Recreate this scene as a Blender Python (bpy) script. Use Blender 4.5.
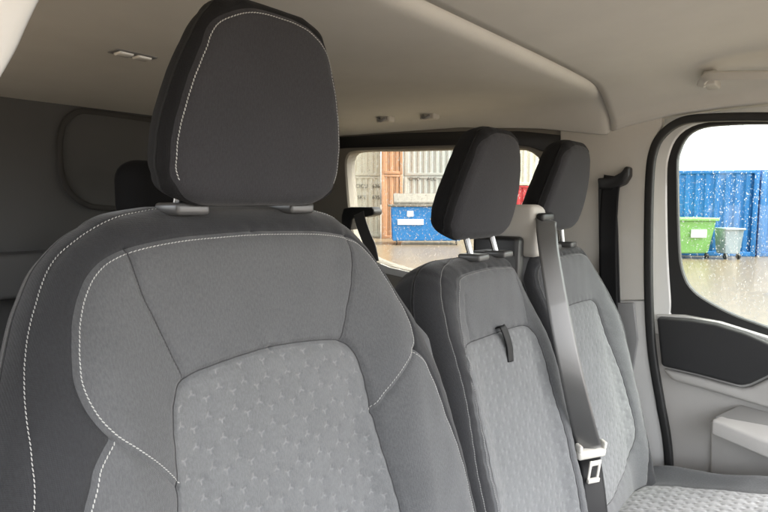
import bpy, bmesh, math, random
import numpy as np
from mathutils import Vector, Matrix
random.seed(7); rng = np.random.default_rng(7)
S = bpy.context.scene
for o in list(bpy.data.objects): bpy.data.objects.remove(o)
# ------------------------------------------------------------------ camera, light, exposure
YAW, PITCH, FPX = math.radians(50), math.radians(5.4), 555.0
CAM = np.array([0, 0, 1.6])
cF = np.array([math.sin(YAW)*math.cos(PITCH), math.cos(YAW)*math.cos(PITCH), -math.sin(PITCH)])
cR = np.array([math.cos(YAW), -math.sin(YAW), 0.0]); cU = np.cross(cR, cF)
cam = bpy.data.cameras.new('camera'); cam.sensor_width = 36; cam.lens = FPX/768*36
cam.clip_start = 0.01; cam.clip_end = 2000
co = bpy.data.objects.new('camera', cam); S.collection.objects.link(co)
co.matrix_world = Matrix(((cR[0], cU[0], -cF[0], 0), (cR[1], cU[1], -cF[1], 0), (cR[2], cU[2], -cF[2], 1.6), (0, 0, 0, 1)))
S.camera = co
SUN_EL, SUN_AZ = math.radians(48), math.radians(150)     # azimuth: compass style, clockwise from +Y
w = bpy.data.worlds.new('World'); S.world = w; w.use_nodes = True
nt = w.node_tree; nt.nodes.clear()
sky = nt.nodes.new('ShaderNodeTexSky'); sky.sky_type = 'NISHITA'; sky.sun_disc = False
sky.sun_elevation = SUN_EL; sky.sun_rotation = SUN_AZ; sky.dust_density = 4; sky.air_density = 1.0
hs = nt.nodes.new('ShaderNodeHueSaturation'); hs.inputs['Saturation'].default_value = 0.22
bg = nt.nodes.new('ShaderNodeBackground'); bg.inputs[1].default_value = 0.15
wo = nt.nodes.new('ShaderNodeOutputWorld')
nt.links.new(sky.outputs[0], hs.inputs['Color']); nt.links.new(hs.outputs[0], bg.inputs[0]); nt.links.new(bg.outputs[0], wo.inputs[0])
sl = bpy.data.lights.new('sun', 'SUN'); sl.energy = 1.5; sl.angle = math.radians(14); sl.color = (1, .96, .9)
so = bpy.data.objects.new('sun', sl); S.collection.objects.link(so)
sd = Vector((math.sin(SUN_AZ)*math.cos(SUN_EL), math.cos(SUN_AZ)*math.cos(SUN_EL), math.sin(SUN_EL)))
so.rotation_euler = sd.to_track_quat('Z', 'Y').to_euler()
S.view_settings.view_transform = 'Standard'; S.view_settings.look = 'None'
S.view_settings.exposure = 2.90; S.view_settings.gamma = 1

# ------------------------------------------------------------------ helpers
def px(x, y, X=None, Y=None, Z=None):
    """point of the place seen at photograph pixel x,y that lies on the plane X=, Y= or Z="""
    d = cF + cR*(x-384)/FPX + cU*(256-y)/FPX
    if X is not None: t = (X-CAM[0])/d[0]
    elif Y is not None: t = (Y-CAM[1])/d[1]
    else: t = (Z-CAM[2])/d[2]
    return CAM + d*t
def yz(pts, X): return [tuple(px(a, b, X=X)[1:]) for a, b in pts]
def empty(name, loc, label, cat, group=None):
    o = bpy.data.objects.new(name, None); S.collection.objects.link(o); o.location = loc
    o.empty_display_size = .05
    o['label'] = label; o['category'] = cat
    if group: o['group'] = group
    bpy.context.view_layer.update()
    return o
def tag(o, label, cat, group=None):
    o['label'] = label; o['category'] = cat
    if group: o['group'] = group
    return o
def par(o, parent):
    """meshes hold their coordinates in the place's own frame; a thing's Empty sits at its base"""
    if parent is not None:
        o.parent = parent
        o.matrix_parent_inverse = Matrix.Translation(-Vector(parent.location)) if parent.type == 'EMPTY' else Matrix()
    return o
def mesh(name, V, F, mat, parent=None, smooth=True, uv=None, attrs=None):
    me = bpy.data.meshes.new(name)
    me.from_pydata([tuple(map(float, v)) for v in V], [], [tuple(int(i) for i in f) for f in F])
    if uv is not None:
        l = me.uv_layers.new(name='UVMap'); idx = np.empty(len(me.loops), int); me.loops.foreach_get('vertex_index', idx)
        l.data.foreach_set('uv', np.asarray(uv, float)[idx].ravel())
    if attrs:
        for k, a in attrs.items():
            at = me.attributes.new(k, 'FLOAT', 'POINT'); at.data.foreach_set('value', np.asarray(a, float))
    if smooth: me.polygons.foreach_set('use_smooth', [True]*len(me.polygons))
    me.materials.append(mat)
    o = bpy.data.objects.new(name, me); S.collection.objects.link(o); par(o, parent)
    me.update(); return o
def fromfaces(name, bm, mat, parent=None, smooth=True, ang=40):
    me = bpy.data.meshes.new(name); bmesh.ops.recalc_face_normals(bm, faces=bm.faces); bm.to_mesh(me); bm.free()
    me.materials.append(mat)
    if smooth:
        me.polygons.foreach_set('use_smooth', [True]*len(me.polygons)); me.set_sharp_from_angle(angle=math.radians(ang))
    o = bpy.data.objects.new(name, me); S.collection.objects.link(o); return par(o, parent)
def box(bm, lo, hi, bev=0.0, M=None, seg=3):
    r = bmesh.ops.create_cube(bm, size=1); vs = r['verts']
    lo = Vector(lo); hi = Vector(hi)
    for v in vs: v.co = Vector([(a+b)/2 + c*(b-a) for a, b, c in zip(lo, hi, v.co)])
    if bev:
        es = list({e for v in vs for e in v.link_edges})
        r = bmesh.ops.bevel(bm, geom=es, offset=bev, segments=seg, profile=.5, affect='EDGES'); vs = list({v for f in r['faces'] for v in f.verts} | {v for v in vs if v.is_valid})
    if M is not None:
        for v in vs: v.co = M @ v.co
    return vs
def prism(bm, pts, d, bev=0.0, seg=3):
    """planar outline pts (3-D) pushed by vector d, edges rounded"""
    vs = [bm.verts.new(p) for p in pts]; f = bm.faces.new(vs)
    r = bmesh.ops.extrude_face_region(bm, geom=[f]); nv = [g for g in r['geom'] if isinstance(g, bmesh.types.BMVert)]
    for v in nv: v.co += Vector(d)
    bmesh.ops.recalc_face_normals(bm, faces=bm.faces)
    if bev:
        allv = set(vs) | set(nv); es = [e for e in bm.edges if e.verts[0] in allv and e.verts[1] in allv and e.calc_face_angle(0) > .5]
        bmesh.ops.bevel(bm, geom=es, offset=bev, segments=seg, profile=.5, affect='EDGES', clamp_overlap=True)
def smoothline(pts, n=12, closed=False):
    P = [np.array(p, float) for p in pts]; out = []; m = len(P)
    rngs = range(m if closed else m-1)
    for i in rngs:
        p0 = P[(i-1) % m] if closed or i > 0 else 2*P[0]-P[1]
        p1 = P[i]; p2 = P[(i+1) % m]
        p3 = P[(i+2) % m] if closed or i+2 < m else 2*P[-1]-P[-2]
        for k in range(n):
            t = k/n
            out.append(.5*((2*p1)+(-p0+p2)*t+(2*p0-5*p1+4*p2-p3)*t*t+(-p0+3*p1-3*p2+p3)*t**3))
    if not closed: out.append(P[-1])
    return np.array(out)
def sweep(name, path, prof, mat, parent=None, up=None, closed=False, cap=True, smooth=True):
    """sweep closed 2-D profile (a along side, b along up) along a 3-D path"""
    path = np.array(path, float); n = len(path); m = len(prof); V = []
    T = np.gradient(path, axis=0); T /= np.linalg.norm(T, axis=1, keepdims=True)
    if closed: 
        T = np.roll(path, -1, 0)-np.roll(path, 1, 0); T /= np.linalg.norm(T, axis=1, keepdims=True)
    u = np.array(up if up is not None else (0, 0, 1), float)
    for i in range(n):
        uu = u[i] if u.ndim > 1 else u
        s = np.cross(T[i], uu); s /= np.linalg.norm(s); b = np.cross(s, T[i])
        for a, c in prof: V.append(path[i]+s*a+b*c)
    F = []
    for i in range(n if closed else n-1):
        j = (i+1) % n
        for k in range(m):
            l = (k+1) % m; F.append((i*m+k, i*m+l, j*m+l, j*m+k))
    if cap and not closed: F += [tuple(range(m))[::-1], tuple((n-1)*m+k for k in range(m))]
    bm = bmesh.new(); vs = [bm.verts.new(v) for v in V]
    for f in F:
        try: bm.faces.new([vs[i] for i in f])
        except ValueError: pass
    return fromfaces(name, bm, mat, parent, smooth)
def circ(r, n=10, sx=1, sy=1): return [(r*sx*math.cos(2*math.pi*k/n), r*sy*math.sin(2*math.pi*k/n)) for k in range(n)]
def rrect(w_, h_, r, n=4):
    out = []
    for cx, cy, a0 in ((w_-r, h_-r, 0), (-w_+r, h_-r, 90), (-w_+r, -h_+r, 180), (w_-r, -h_+r, 270)):
        for k in range(n+1):
            a = math.radians(a0+90*k/n); out.append((cx+r*math.cos(a), cy+r*math.sin(a)))
    return out

# ------------------------------------------------------------------ materials
def mat(name, col, rough=.6, metal=0, spec=.5, bump=None, var=0, sheen=0, coat=0):
    m = bpy.data.materials.new(name); m.use_nodes = True; t = m.node_tree; b = t.nodes['Principled BSDF']
    b.inputs['Roughness'].default_value = rough; b.inputs['Metallic'].default_value = metal
    b.inputs['Specular IOR Level'].default_value = spec; b.inputs['Base Color'].default_value = (*col, 1)
    b.inputs['Sheen Weight'].default_value = sheen; b.inputs['Sheen Roughness'].default_value = .4; b.inputs['Coat Weight'].default_value = coat
    tc = t.nodes.new('ShaderNodeTexCoord')
    if var:
        n = t.nodes.new('ShaderNodeTexNoise'); n.inputs['Scale'].default_value = 9; n.inputs['Detail'].default_value = 8; n.inputs['Roughness'].default_value = .65
        t.links.new(tc.outputs['Object'], n.inputs['Vector'])
        mr = t.nodes.new('ShaderNodeMapRange'); mr.inputs[1].default_value = .3; mr.inputs[2].default_value = .7
        mr.inputs[3].default_value = 1-var; mr.inputs[4].default_value = 1+var
        t.links.new(n.outputs[0], mr.inputs[0])
        mx = t.nodes.new('ShaderNodeVectorMath'); mx.operation = 'SCALE'; mx.inputs[0].default_value = col
        t.links.new(mr.outputs[0], mx.inputs['Scale']); t.links.new(mx.outputs[0], b.inputs['Base Color'])
        mr2 = t.nodes.new('ShaderNodeMapRange'); mr2.inputs[3].default_value = rough*.85; mr2.inputs[4].default_value = min(1, rough*1.15)
        t.links.new(n.outputs[0], mr2.inputs[0]); t.links.new(mr2.outputs[0], b.inputs['Roughness'])
    if bump:
        sc, st, dist = bump
        n2 = t.nodes.new('ShaderNodeTexNoise'); n2.inputs['Scale'].default_value = sc; n2.inputs['Detail'].default_value = 3
        t.links.new(tc.outputs['Object'], n2.inputs['Vector'])
        bp = t.nodes.new('ShaderNodeBump'); bp.inputs['Strength'].default_value = st; bp.inputs['Distance'].default_value = dist
        t.links.new(n2.outputs[0], bp.inputs['Height']); t.links.new(bp.outputs[0], b.inputs['Normal'])
    return m
def fabric(name, col, warm=(1, 1, 1), weave=1500, melange=.18, sheen=.25, thread=False):
    m = mat(name, col, .85, 0, .25, sheen=sheen); t = m.node_tree; b = t.nodes['Principled BSDF']
    uv = t.nodes.new('ShaderNodeUVMap'); uv.uv_map = 'UVMap'
    wv = []
    for d in ('X', 'Y'):
        q = t.nodes.new('ShaderNodeTexWave'); q.wave_type = 'BANDS'; q.bands_direction = d
        q.inputs['Scale'].default_value = weave*.314/2; q.inputs['Distortion'].default_value = 1.2; q.inputs['Detail'].default_value = 2; q.inputs['Detail Scale'].default_value = 3
        t.links.new(uv.outputs[0], q.inputs['Vector']); wv.append(q)
    mp = t.nodes.new('ShaderNodeMapping'); mp.inputs['Scale'].default_value = (1, .35, 1)
    t.links.new(uv.outputs[0], mp.inputs['Vector'])
    n = t.nodes.new('ShaderNodeTexNoise'); n.inputs['Scale'].default_value = 620; n.inputs['Detail'].default_value = 4; n.inputs['Roughness'].default_value = .7
    t.links.new(mp.outputs[0], n.inputs['Vector'])
    n3 = t.nodes.new('ShaderNodeTexNoise'); n3.inputs['Scale'].default_value = 14; n3.inputs['Detail'].default_value = 6
    t.links.new(uv.outputs[0], n3.inputs['Vector'])
    def mathn(op, a, bb):
        q = t.nodes.new('ShaderNodeMath'); q.operation = op
        for i, z in enumerate((a, bb)):
            if isinstance(z, (int, float)): q.inputs[i].default_value = z
            else: t.links.new(z, q.inputs[i])
        return q.outputs[0]
    wsum = mathn('ADD', wv[0].outputs['Fac'], wv[1].outputs['Fac'])
    h = mathn('ADD', mathn('MULTIPLY', wsum, .35), mathn('MULTIPLY', n.outputs[0], 1.6))
    fac = mathn('ADD', mathn('MULTIPLY', mathn('SUBTRACT', n.outputs[0], .5), melange*5.0), mathn('MULTIPLY', mathn('SUBTRACT', wsum, 1.0), melange*.12))
    fac = mathn('ADD', fac, mathn('MULTIPLY', mathn('SUBTRACT', n3.outputs[0], .5), .28))
    fac = mathn('ADD', fac, 1.0)
    sc = t.nodes.new('ShaderNodeVectorMath'); sc.operation = 'SCALE'; sc.inputs[0].default_value = col
    t.links.new(fac, sc.inputs['Scale'])
    out = sc.outputs[0]
    if thread:
        at = t.nodes.new('ShaderNodeAttribute'); at.attribute_name = 'thread'
        mx = t.nodes.new('ShaderNodeMix'); mx.data_type = 'RGBA'; mx.inputs['B'].default_value = (.31, .315, .32, 1)
        t.links.new(at.outputs['Fac'], mx.inputs['Factor']); t.links.new(out, mx.inputs['A']); out = mx.outputs['Result']
    t.links.new(out, b.inputs['Base Color'])
    bp = t.nodes.new('ShaderNodeBump'); bp.inputs['Strength'].default_value = .55; bp.inputs['Distance'].default_value = .0005
    t.links.new(h, bp.inputs['Height']); t.links.new(bp.outputs[0], b.inputs['Normal'])
    return m
M = {}
M['dark'] = fabric('charcoal_fabric', (.032, .033, .036))
M['mid'] = fabric('grey_fabric', (.102, .105, .110))
M['ins'] = fabric('light_grey_fabric', (.145, .150, .155), thread=True, melange=.14)
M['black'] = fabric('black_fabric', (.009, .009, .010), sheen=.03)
M['head'] = fabric('headrest_fabric', (.036, .036, .040), sheen=.12)
M['stitch'] = mat('pale_thread', (.46, .46, .45), .7)
M['stitchd'] = mat('grey_thread', (.28, .28, .28), .7)
M['chrome'] = mat('chrome', (.36, .36, .36), .25, 1)
M['satin'] = mat('satin_grey_plastic', (.22, .22, .22), .38)
M['guide'] = mat('guide_plastic', (.075, .075, .075), .3)
M['blackp'] = mat('black_plastic', (.014, .014, .015), .42, bump=(900, .3, .0004))
M['rubber'] = mat('black_rubber', (.012, .012, .012), .55)
M['liner'] = mat('headliner_cloth', (.62, .605, .565), .95, spec=.15, var=.03, bump=(1500, .5, .0006))
M['pillar'] = mat('beige_plastic', (.56, .54, .50), .6, spec=.35, var=.03, bump=(1200, .35, .0004))
M['lowtrim'] = mat('pale_grey_plastic', (.56, .555, .54), .6, spec=.35, var=.03, bump=(1200, .35, .0004))
M['door'] = mat('door_grey_plastic', (.44, .425, .405), .55, spec=.4, var=.03, bump=(900, .5, .0005))
M['dpan'] = mat('charcoal_panel_plastic', (.030, .030, .031), .6, spec=.3, var=.05, bump=(600, .4, .0006))
M['white'] = mat('white_paint', (.78, .78, .76), .25, coat=.5)
M['beltd'] = mat('black_webbing', (.007, .007, .008), .6, spec=.3)
M['belt'] = mat('belt_webbing', (.055, .055, .055), .34, spec=.8, sheen=.2, coat=.25)
M['tongue'] = mat('tongue_plastic', (.62, .60, .55), .45)
M['dome'] = mat('lamp_lens', (.85, .84, .8), .12, spec=.8)
def webbing(m):
    t = m.node_tree; b = t.nodes['Principled BSDF']; tc = t.nodes.new('ShaderNodeUVMap'); tc.uv_map = 'UVMap'
    q = t.nodes.new('ShaderNodeTexWave'); q.bands_direction = 'X'; q.inputs['Scale'].default_value = 9; q.inputs['Distortion'].default_value = .3
    z = t.nodes.new('ShaderNodeTexWave'); z.bands_direction = 'DIAGONAL'; z.inputs['Scale'].default_value = 12; 
    a = t.nodes.new('ShaderNodeMath'); a.operation = 'ADD'
    for n_ in (q, z): t.links.new(tc.outputs[0], n_.inputs['Vector'])
    t.links.new(q.outputs['Fac'], a.inputs[0]); t.links.new(z.outputs['Fac'], a.inputs[1])
    bp = t.nodes.new('ShaderNodeBump'); bp.inputs['Strength'].default_value = .35; bp.inputs['Distance'].default_value = .0003
    t.links.new(a.outputs[0], bp.inputs['Height']); t.links.new(bp.outputs[0], b.inputs['Normal'])
webbing(M['belt'])
def glass(name, tint):
    m = bpy.data.materials.new(name); m.use_nodes = True; t = m.node_tree; t.nodes.clear()
    o = t.nodes.new('ShaderNodeOutputMaterial'); mx = t.nodes.new('ShaderNodeMixShader'); mx.inputs[0].default_value = .06
    a = t.nodes.new('ShaderNodeBsdfTransparent'); a.inputs[0].default_value = (*tint, 1); g = t.nodes.new('ShaderNodeBsdfGlossy'); g.inputs['Roughness'].default_value = .02
    t.links.new(a.outputs[0], mx.inputs[1]); t.links.new(g.outputs[0], mx.inputs[2]); t.links.new(mx.outputs[0], o.inputs[0]); return m
M['glass'] = glass('window_glass', (.80, .83, .80)); M['glassd'] = glass('tinted_glass', (.80, .80, .76))
def water():
    m = bpy.data.materials.new('raindrop_water'); m.use_nodes = True; t = m.node_tree; t.nodes.clear()
    o = t.nodes.new('ShaderNodeOutputMaterial'); g = t.nodes.new('ShaderNodeBsdfGlass'); g.inputs['IOR'].default_value = 1.16; g.inputs['Roughness'].default_value = .05
    tr = t.nodes.new('ShaderNodeBsdfTranslucent'); tr.inputs[0].default_value = (.9, .9, .9, 1); mx = t.nodes.new('ShaderNodeMixShader'); mx.inputs[0].default_value = .06
    t.links.new(g.outputs[0], mx.inputs[1]); t.links.new(tr.outputs[0], mx.inputs[2]); t.links.new(mx.outputs[0], o.inputs[0]); return m
M['water'] = water()

# ------------------------------------------------------------------ upholstered surface
def ss(a, b, x):
    t = np.clip((x-a)/(b-a), 0, 1); return t*t*(3-2*t)
def ip(x, xs, ys):
    xs = np.array(xs, float); ys = np.array(ys, float)
    if xs[0] > xs[-1]: xs = xs[::-1]; ys = ys[::-1]
    m = np.gradient(ys, xs); x = np.clip(x, xs[0], xs[-1])
    i = np.clip(np.searchsorted(xs, x)-1, 0, len(xs)-2); h = xs[i+1]-xs[i]; t = (x-xs[i])/h
    return (2*t**3-3*t**2+1)*ys[i]+(t**3-2*t**2+t)*h*m[i]+(-2*t**3+3*t**2)*ys[i+1]+(t**3-t**2)*h*m[i+1]
def segdist(p, poly):
    best = np.full(len(p), 9.); near = np.zeros_like(p)
    for a, b in zip(poly[:-1], poly[1:]):
        ab = b-a; L = ab@ab
        if L < 1e-14: continue
        t = np.clip(((p-a)@ab)/L, 0, 1); q = a+t[:, None]*ab; d = np.hypot(*(p-q).T)
        k = d < best; best[k] = d[k]; near[k] = q[k]
    return best, near
def inside(p, poly):
    x, y = p[:, 0], p[:, 1]; r = np.zeros(len(p), bool); n = len(poly)
    for i in range(n):
        x1, y1 = poly[i]; x2, y2 = poly[(i+1) % n]
        if y1 == y2: continue
        c = ((y1 > y) != (y2 > y)) & (x < (x2-x1)*(y-y1)/(y2-y1)+x1); r ^= c
    return r
def mirror(pl): return [(-a, b) for a, b in pl]
def honey(u, v, a=.0145):
    """distance data of a honeycomb: tuft height (0..1 over the cell) and thread mask on short Y arms"""
    W_ = math.sqrt(3)*a
    # nearest honeycomb vertex: two sublattices of a triangular lattice
    def lat(u, v):
        b2 = 1.5*a; j = np.round(v/b2); best = None
        for dj in (-1, 0, 1):
            jj = j+dj; off = (jj % 2)*W_/2; i = np.round((u-off)/W_); x = u-(i*W_+off); y = v-jj*b2; d = x*x+y*y
            if best is None: best = [d, x, y]
            else:
                k = d < best[0]; best = [np.where(k, d, best[0]), np.where(k, x, best[1]), np.where(k, y, best[2])]
        return best
    c = lat(u, v)                       # cell centres
    A = lat(u, v-a); B = lat(u, v+a)    # vertices above / below centres
    k = A[0] < B[0]; d = np.sqrt(np.where(k, A[0], B[0])); x = np.where(k, A[1], B[1]); y = np.where(k, A[2], B[2]); y = np.where(k, y, -y)
    # arms leave the vertex at -90?, 30, 150 deg in the (x,y) flipped frame
    arm = np.full(u.shape, 9.)
    for ang in (90, 210, 330):
        ca, sa = math.cos(math.radians(ang)), math.sin(math.radians(ang)); t = np.clip(x*ca+y*sa, 0, .0034)
        arm = np.minimum(arm, np.hypot(x-t*ca, y-t*sa))
    return d, arm, np.sqrt(c[0])
class Pad:
    def __init__(s, P, rho, Wc, vb, vt, r, H, thick, taper=.7, extra=None, seams=(), tw=0, bot=False, sL=1.0, sR=1.0):
        a = math.radians(rho); s.P = np.array(P, float); t = math.radians(tw)
        s.U = np.array([math.cos(t), math.sin(t), 0]); b = np.array([-math.sin(t), math.cos(t), 0])
        s.V = b*math.sin(a)+np.array([0, 0, math.cos(a)]); s.N = -b*math.cos(a)+np.array([0, 0, math.sin(a)])
        s.W = lambda v: ip(v, *Wc); s.vb, s.vt, s.r, s.H, s.thick, s.taper, s.extra, s.bot = vb, vt, r, H, thick, taper, extra, bot
        vv = np.linspace(vb, vt, 160); vv = vb+(vt-vb)*(.5-.5*np.cos(np.linspace(0, np.pi, 160)))
        s.sL, s.sR = sL, sR; L = np.c_[-s.W(vv)*sL, vv]; R = np.c_[s.W(vv)*sR, vv][::-1]
        s.out = np.concatenate([L, R]+([L[:1]] if bot else []))
        s.seams = [(smoothline(p, 6), d, wd) for p, d, wd in seams]
    def h(s, u, v):
        sh = u.shape; p = np.c_[u.ravel(), v.ravel()]
        d, _ = segdist(p, s.out); x = .975*(1-np.clip(d/s.r, 0, 1)); w_ = -s.H*(1-np.sqrt(np.clip(1-x*x, 0, 1)))
        if s.vt-s.vb > .3: w_ = w_+.0010*np.sin(p[:, 0]*38+1.3*np.sin(p[:, 1]*27))*np.sin(p[:, 1]*33+p[:, 0]*17+s.P[0]*9)+.0004*np.sin(p[:, 0]*95+p[:, 1]*30)*np.sin(p[:, 1]*88-p[:, 0]*41)
        if s.extra: w_ = w_+s.extra(p[:, 0], p[:, 1], d)
        for pl, dep, wd in s.seams:
            lo = pl.min(0)-.03; hi = pl.max(0)+.03
            k = np.where(((p > lo) & (p < hi)).all(1))[0]
            if len(k) == 0: continue
            q, _ = segdist(p[k], pl); w_[k] -= dep*(np.exp(-(q/wd)**2)+.55*(1+.55*np.sin(p[k, 0]*205+p[k, 1]*160)*np.sin(p[k, 1]*97-p[k, 0]*60))*np.exp(-(q/(wd*4.5))**2))
        return w_.reshape(sh)
    def at(s, u, v, w_=None, lift=0):
        u = np.asarray(u, float); v = np.asarray(v, float)
        if w_ is None: w_ = s.h(u, v)
        w_ = w_+lift
        return s.P+np.multiply.outer(u, s.U)+np.multiply.outer(v, s.V)+np.multiply.outer(w_, s.N)
    def grid(s, nu, nv):
        b = np.linspace(0, 1, nv); bb = (.5-.5*np.cos(b*np.pi)) if s.bot else np.sin(b*np.pi/2)
        bb = .45*b+.55*bb; v = s.vb+(s.vt-s.vb)*bb
        a = np.linspace(-1, 1, nu); g = .4*a+.6*np.sin(a*np.pi/2)
        g = np.where(g < 0, g*s.sL, g*s.sR)
        return g[None, :]*s.W(v)[:, None], np.repeat(v[:, None], nu, 1)
    def shell(s, nu, nv, regions, default, parent, holes=(), sub=False):
        """regions: (name, material, polygon) in order of priority; holes: polygons left out"""
        u, v = s.grid(nu, nv); sh = u.shape; p = np.c_[u.ravel(), v.ravel()]
        idx = np.arange(nu*nv).reshape(nv, nu)
        F = np.stack([idx[:-1, :-1], idx[:-1, 1:], idx[1:, 1:], idx[1:, :-1]], -1).reshape(-1, 4)
        c = p[F].mean(1); lab = np.full(len(F), 0)
        for k in range(len(regions)-1, -1, -1): lab[inside(c, regions[k][2])] = k+1
        for hpoly in holes: lab[inside(c, hpoly)] = -1
        polys = [r[2] for r in regions]+list(holes)
        # snap vertices shared by different labels on to the outline between them
        mn = np.full(len(p), 99); mxl = np.full(len(p), -99)
        for q in range(4): np.minimum.at(mn, F[:, q], lab); np.maximum.at(mxl, F[:, q], lab)
        bd = np.where(mn != mxl)[0]
        if len(bd):
            best = np.full(len(bd), 9.); near = p[bd].copy()
            for pl in polys:
                pl = np.array(pl); cl = np.vstack([pl, pl[:1]]); d, nr = segdist(p[bd], cl); k = d < best; best[k] = d[k]; near[k] = nr[k]
            k = best < .006; p[bd[k]] = near[k]
        w_ = s.h(p[:, 0], p[:, 1]); P3 = s.at(p[:, 0], p[:, 1], w_)
        res = {}
        for k, (nm, mt) in enumerate([default]+[(r[0], r[1]) for r in regions]):
            f = F[lab == k]
            if len(f) == 0: continue
            V, uv = P3, p
            if k == 0:   # border wall and back join the default region
                loop = list(idx[:, 0])+list(idx[-1, 1:])+list(idx[::-1, -1][1:])+(list(idx[0, ::-1][1:-1]) if s.bot else [])
                base = len(V); n = len(loop); L2 = p[loop]; ctr = np.array([0, (s.vb+s.vt)/2]); rings = []
                K = 12
                for q in range(1, K+1):
                    th = q/K; dep = s.thick*math.sin(th*math.pi/2)**1.1 if q < K else s.thick
                    sc = 1-(1-s.taper)*(1-math.cos(th*math.pi/2))**1.2
                    L3 = L2.copy(); L3[:, 0] *= sc; L3[:, 1] = s.vt+(L3[:, 1]-s.vt)*1 if not s.bot else ctr[1]+(L3[:, 1]-ctr[1])*sc
                    if not s.bot: L3[:, 1] -= (1-sc)*.35*np.clip((L2[:, 1]-(s.vt-.15))/.15, 0, 1)
                    rings.append(s.at(L3[:, 0], L3[:, 1], w_[loop]-dep))
                ff = []; prev = np.array(loop)
                for q in range(K):
                    cur = base+q*n+np.arange(n); m_ = n if s.bot else n-1
                    for i in range(m_):
                        j = (i+1) % n; ff.append((prev[i], cur[i], cur[j], prev[j]))
                    prev = cur
                V = np.vstack([P3]+rings); uv = np.vstack([p]+[L2+[0, .02*q] for q in range(K)])
                f = list(map(tuple, f))+ff+[tuple(prev[::-1])]
            used = np.unique(np.concatenate([np.array(x).ravel() for x in f])); rm = np.full(len(V), -1); rm[used] = np.arange(len(used))
            res[nm] = mesh(nm, V[used], [tuple(rm[list(x)]) for x in f], mt, parent if k == 0 or not sub else res[default[0]], uv=uv[used])
        return res
    def panel(s, name, poly, mt, parent, step=.0013, puff=.0022, cell=.0145, bulge=.004, thr=True, dy=0):
        poly = np.array(poly); lo = poly.min(0); hi = poly.max(0)
        nu = int((hi[0]-lo[0])/step)+2; nv = int((hi[1]-lo[1])/step)+2
        u, v = np.meshgrid(np.linspace(lo[0], hi[0], nu), np.linspace(lo[1], hi[1], nv)); p = np.c_[u.ravel(), v.ravel()]
        idx = np.arange(nu*nv).reshape(nv, nu); F = np.stack([idx[:-1, :-1], idx[:-1, 1:], idx[1:, 1:], idx[1:, :-1]], -1).reshape(-1, 4)
        F = F[inside(p[F].mean(1), poly)]; cnt = np.bincount(F.ravel(), minlength=len(p)); bd = np.where((cnt > 0) & (cnt < 4))[0]
        cl = np.vstack([poly, poly[:1]]); _, nr = segdist(p[bd], cl); p[bd] = nr
        used = np.unique(F); rm = np.full(len(p), -1); rm[used] = np.arange(len(used)); p = p[used]; F = rm[F]
        ed, _ = segdist(p, cl); w_ = s.h(p[:, 0], p[:, 1])
        jx = p[:, 0]+.0015*np.sin(p[:, 1]*41+p[:, 0]*23); jy = p[:, 1]+dy+.0015*np.sin(p[:, 0]*37+1)
        d, arm, cd = honey(jx, jy, cell); fade = ss(.002, .012, ed)
        w_ = w_+fade*(bulge*ss(0, .05, ed)+puff*(1-np.exp(-(d/(cell*.42))**2))-puff*.45*np.exp(-(arm/.0011)**2))
        hsh = np.sin(np.round(p[:, 0]/.0016)*12.9+np.round(p[:, 1]/.0016)*78.2)*43758.5; hsh = hsh-np.floor(hsh)
        th = np.clip(np.exp(-(arm/.00080)**2)*(.5+.5*hsh), 0, 1)*ss(.003, .006, ed)*(.55 if thr else .4)
        return mesh(name, s.at(p[:, 0], p[:, 1], w_), F, mt, parent, uv=p, attrs={'thread': th})
    def stitch(s, name, pl, mt, parent, off=.0045, pitch=.0037, wid=.00052, lift=.0003, raw=False):
        pl = smoothline(pl, 16); d = np.r_[0, np.cumsum(np.hypot(*np.diff(pl, axis=0).T))]
        n = int(d[-1]/pitch); V = []; Fc = []; t0 = (np.arange(n)+.5)*pitch
        def pt(tt): return np.c_[np.interp(tt, d, pl[:, 0]), np.interp(tt, d, pl[:, 1])]
        c = pt(t0); tn = pt(t0+.0005)-pt(t0-.0005); tn /= np.linalg.norm(tn, axis=1, keepdims=True)+1e-12; nr = np.c_[-tn[:, 1], tn[:, 0]]
        c = c+nr*off; L = pitch*.40
        for k, (a, ww) in enumerate(((-1, .45), (-.55, 1), (.55, 1), (1, .45))):
            q = c+tn*a*L+nr*wid*.5*a                  # slight slant like a thread
            base = s.at(q[:, 0], q[:, 1]); e = .0006; gx = s.at(q[:, 0]+e, q[:, 1])-base; gy = s.at(q[:, 0], q[:, 1]+e)-base
            nn = np.cross(gx, gy); nn /= np.linalg.norm(nn, axis=1, keepdims=True)
            sv = nr[:, :1]*gx/e+nr[:, 1:]*gy/e; sv /= np.linalg.norm(sv, axis=1, keepdims=True)
            for m_ in range(6):
                an = 2*math.pi*m_/6; V.append(base+sv*(wid*ww*math.cos(an))+nn*(lift+wid*ww*.9*math.sin(an)))
        V = np.stack(V, 1); F = []
        for i in range(n):
            b = i*24
            for k in range(3):
                for m_ in range(6): F.append((b+k*6+m_, b+k*6+(m_+1) % 6, b+k*6+6+(m_+1) % 6, b+k*6+6+m_))
            F.append(tuple(b+m_ for m_ in range(6))[::-1]); F.append(tuple(b+18+m_ for m_ in range(6)))
        return mesh(name, V.reshape(-1, 3), F, mt, parent)
    def bead(s, name, pl, mt, parent, rad=.0015, off=0):
        pl = smoothline(pl, 12); P = s.at(pl[:, 0], pl[:, 1], lift=rad*.5+off)
        return sweep(name, P, circ(rad, 8), mt, parent, up=s.N)

def polyjoin(*ls): return [tuple(p) for l in ls for p in smoothline(l, 8)]

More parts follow.
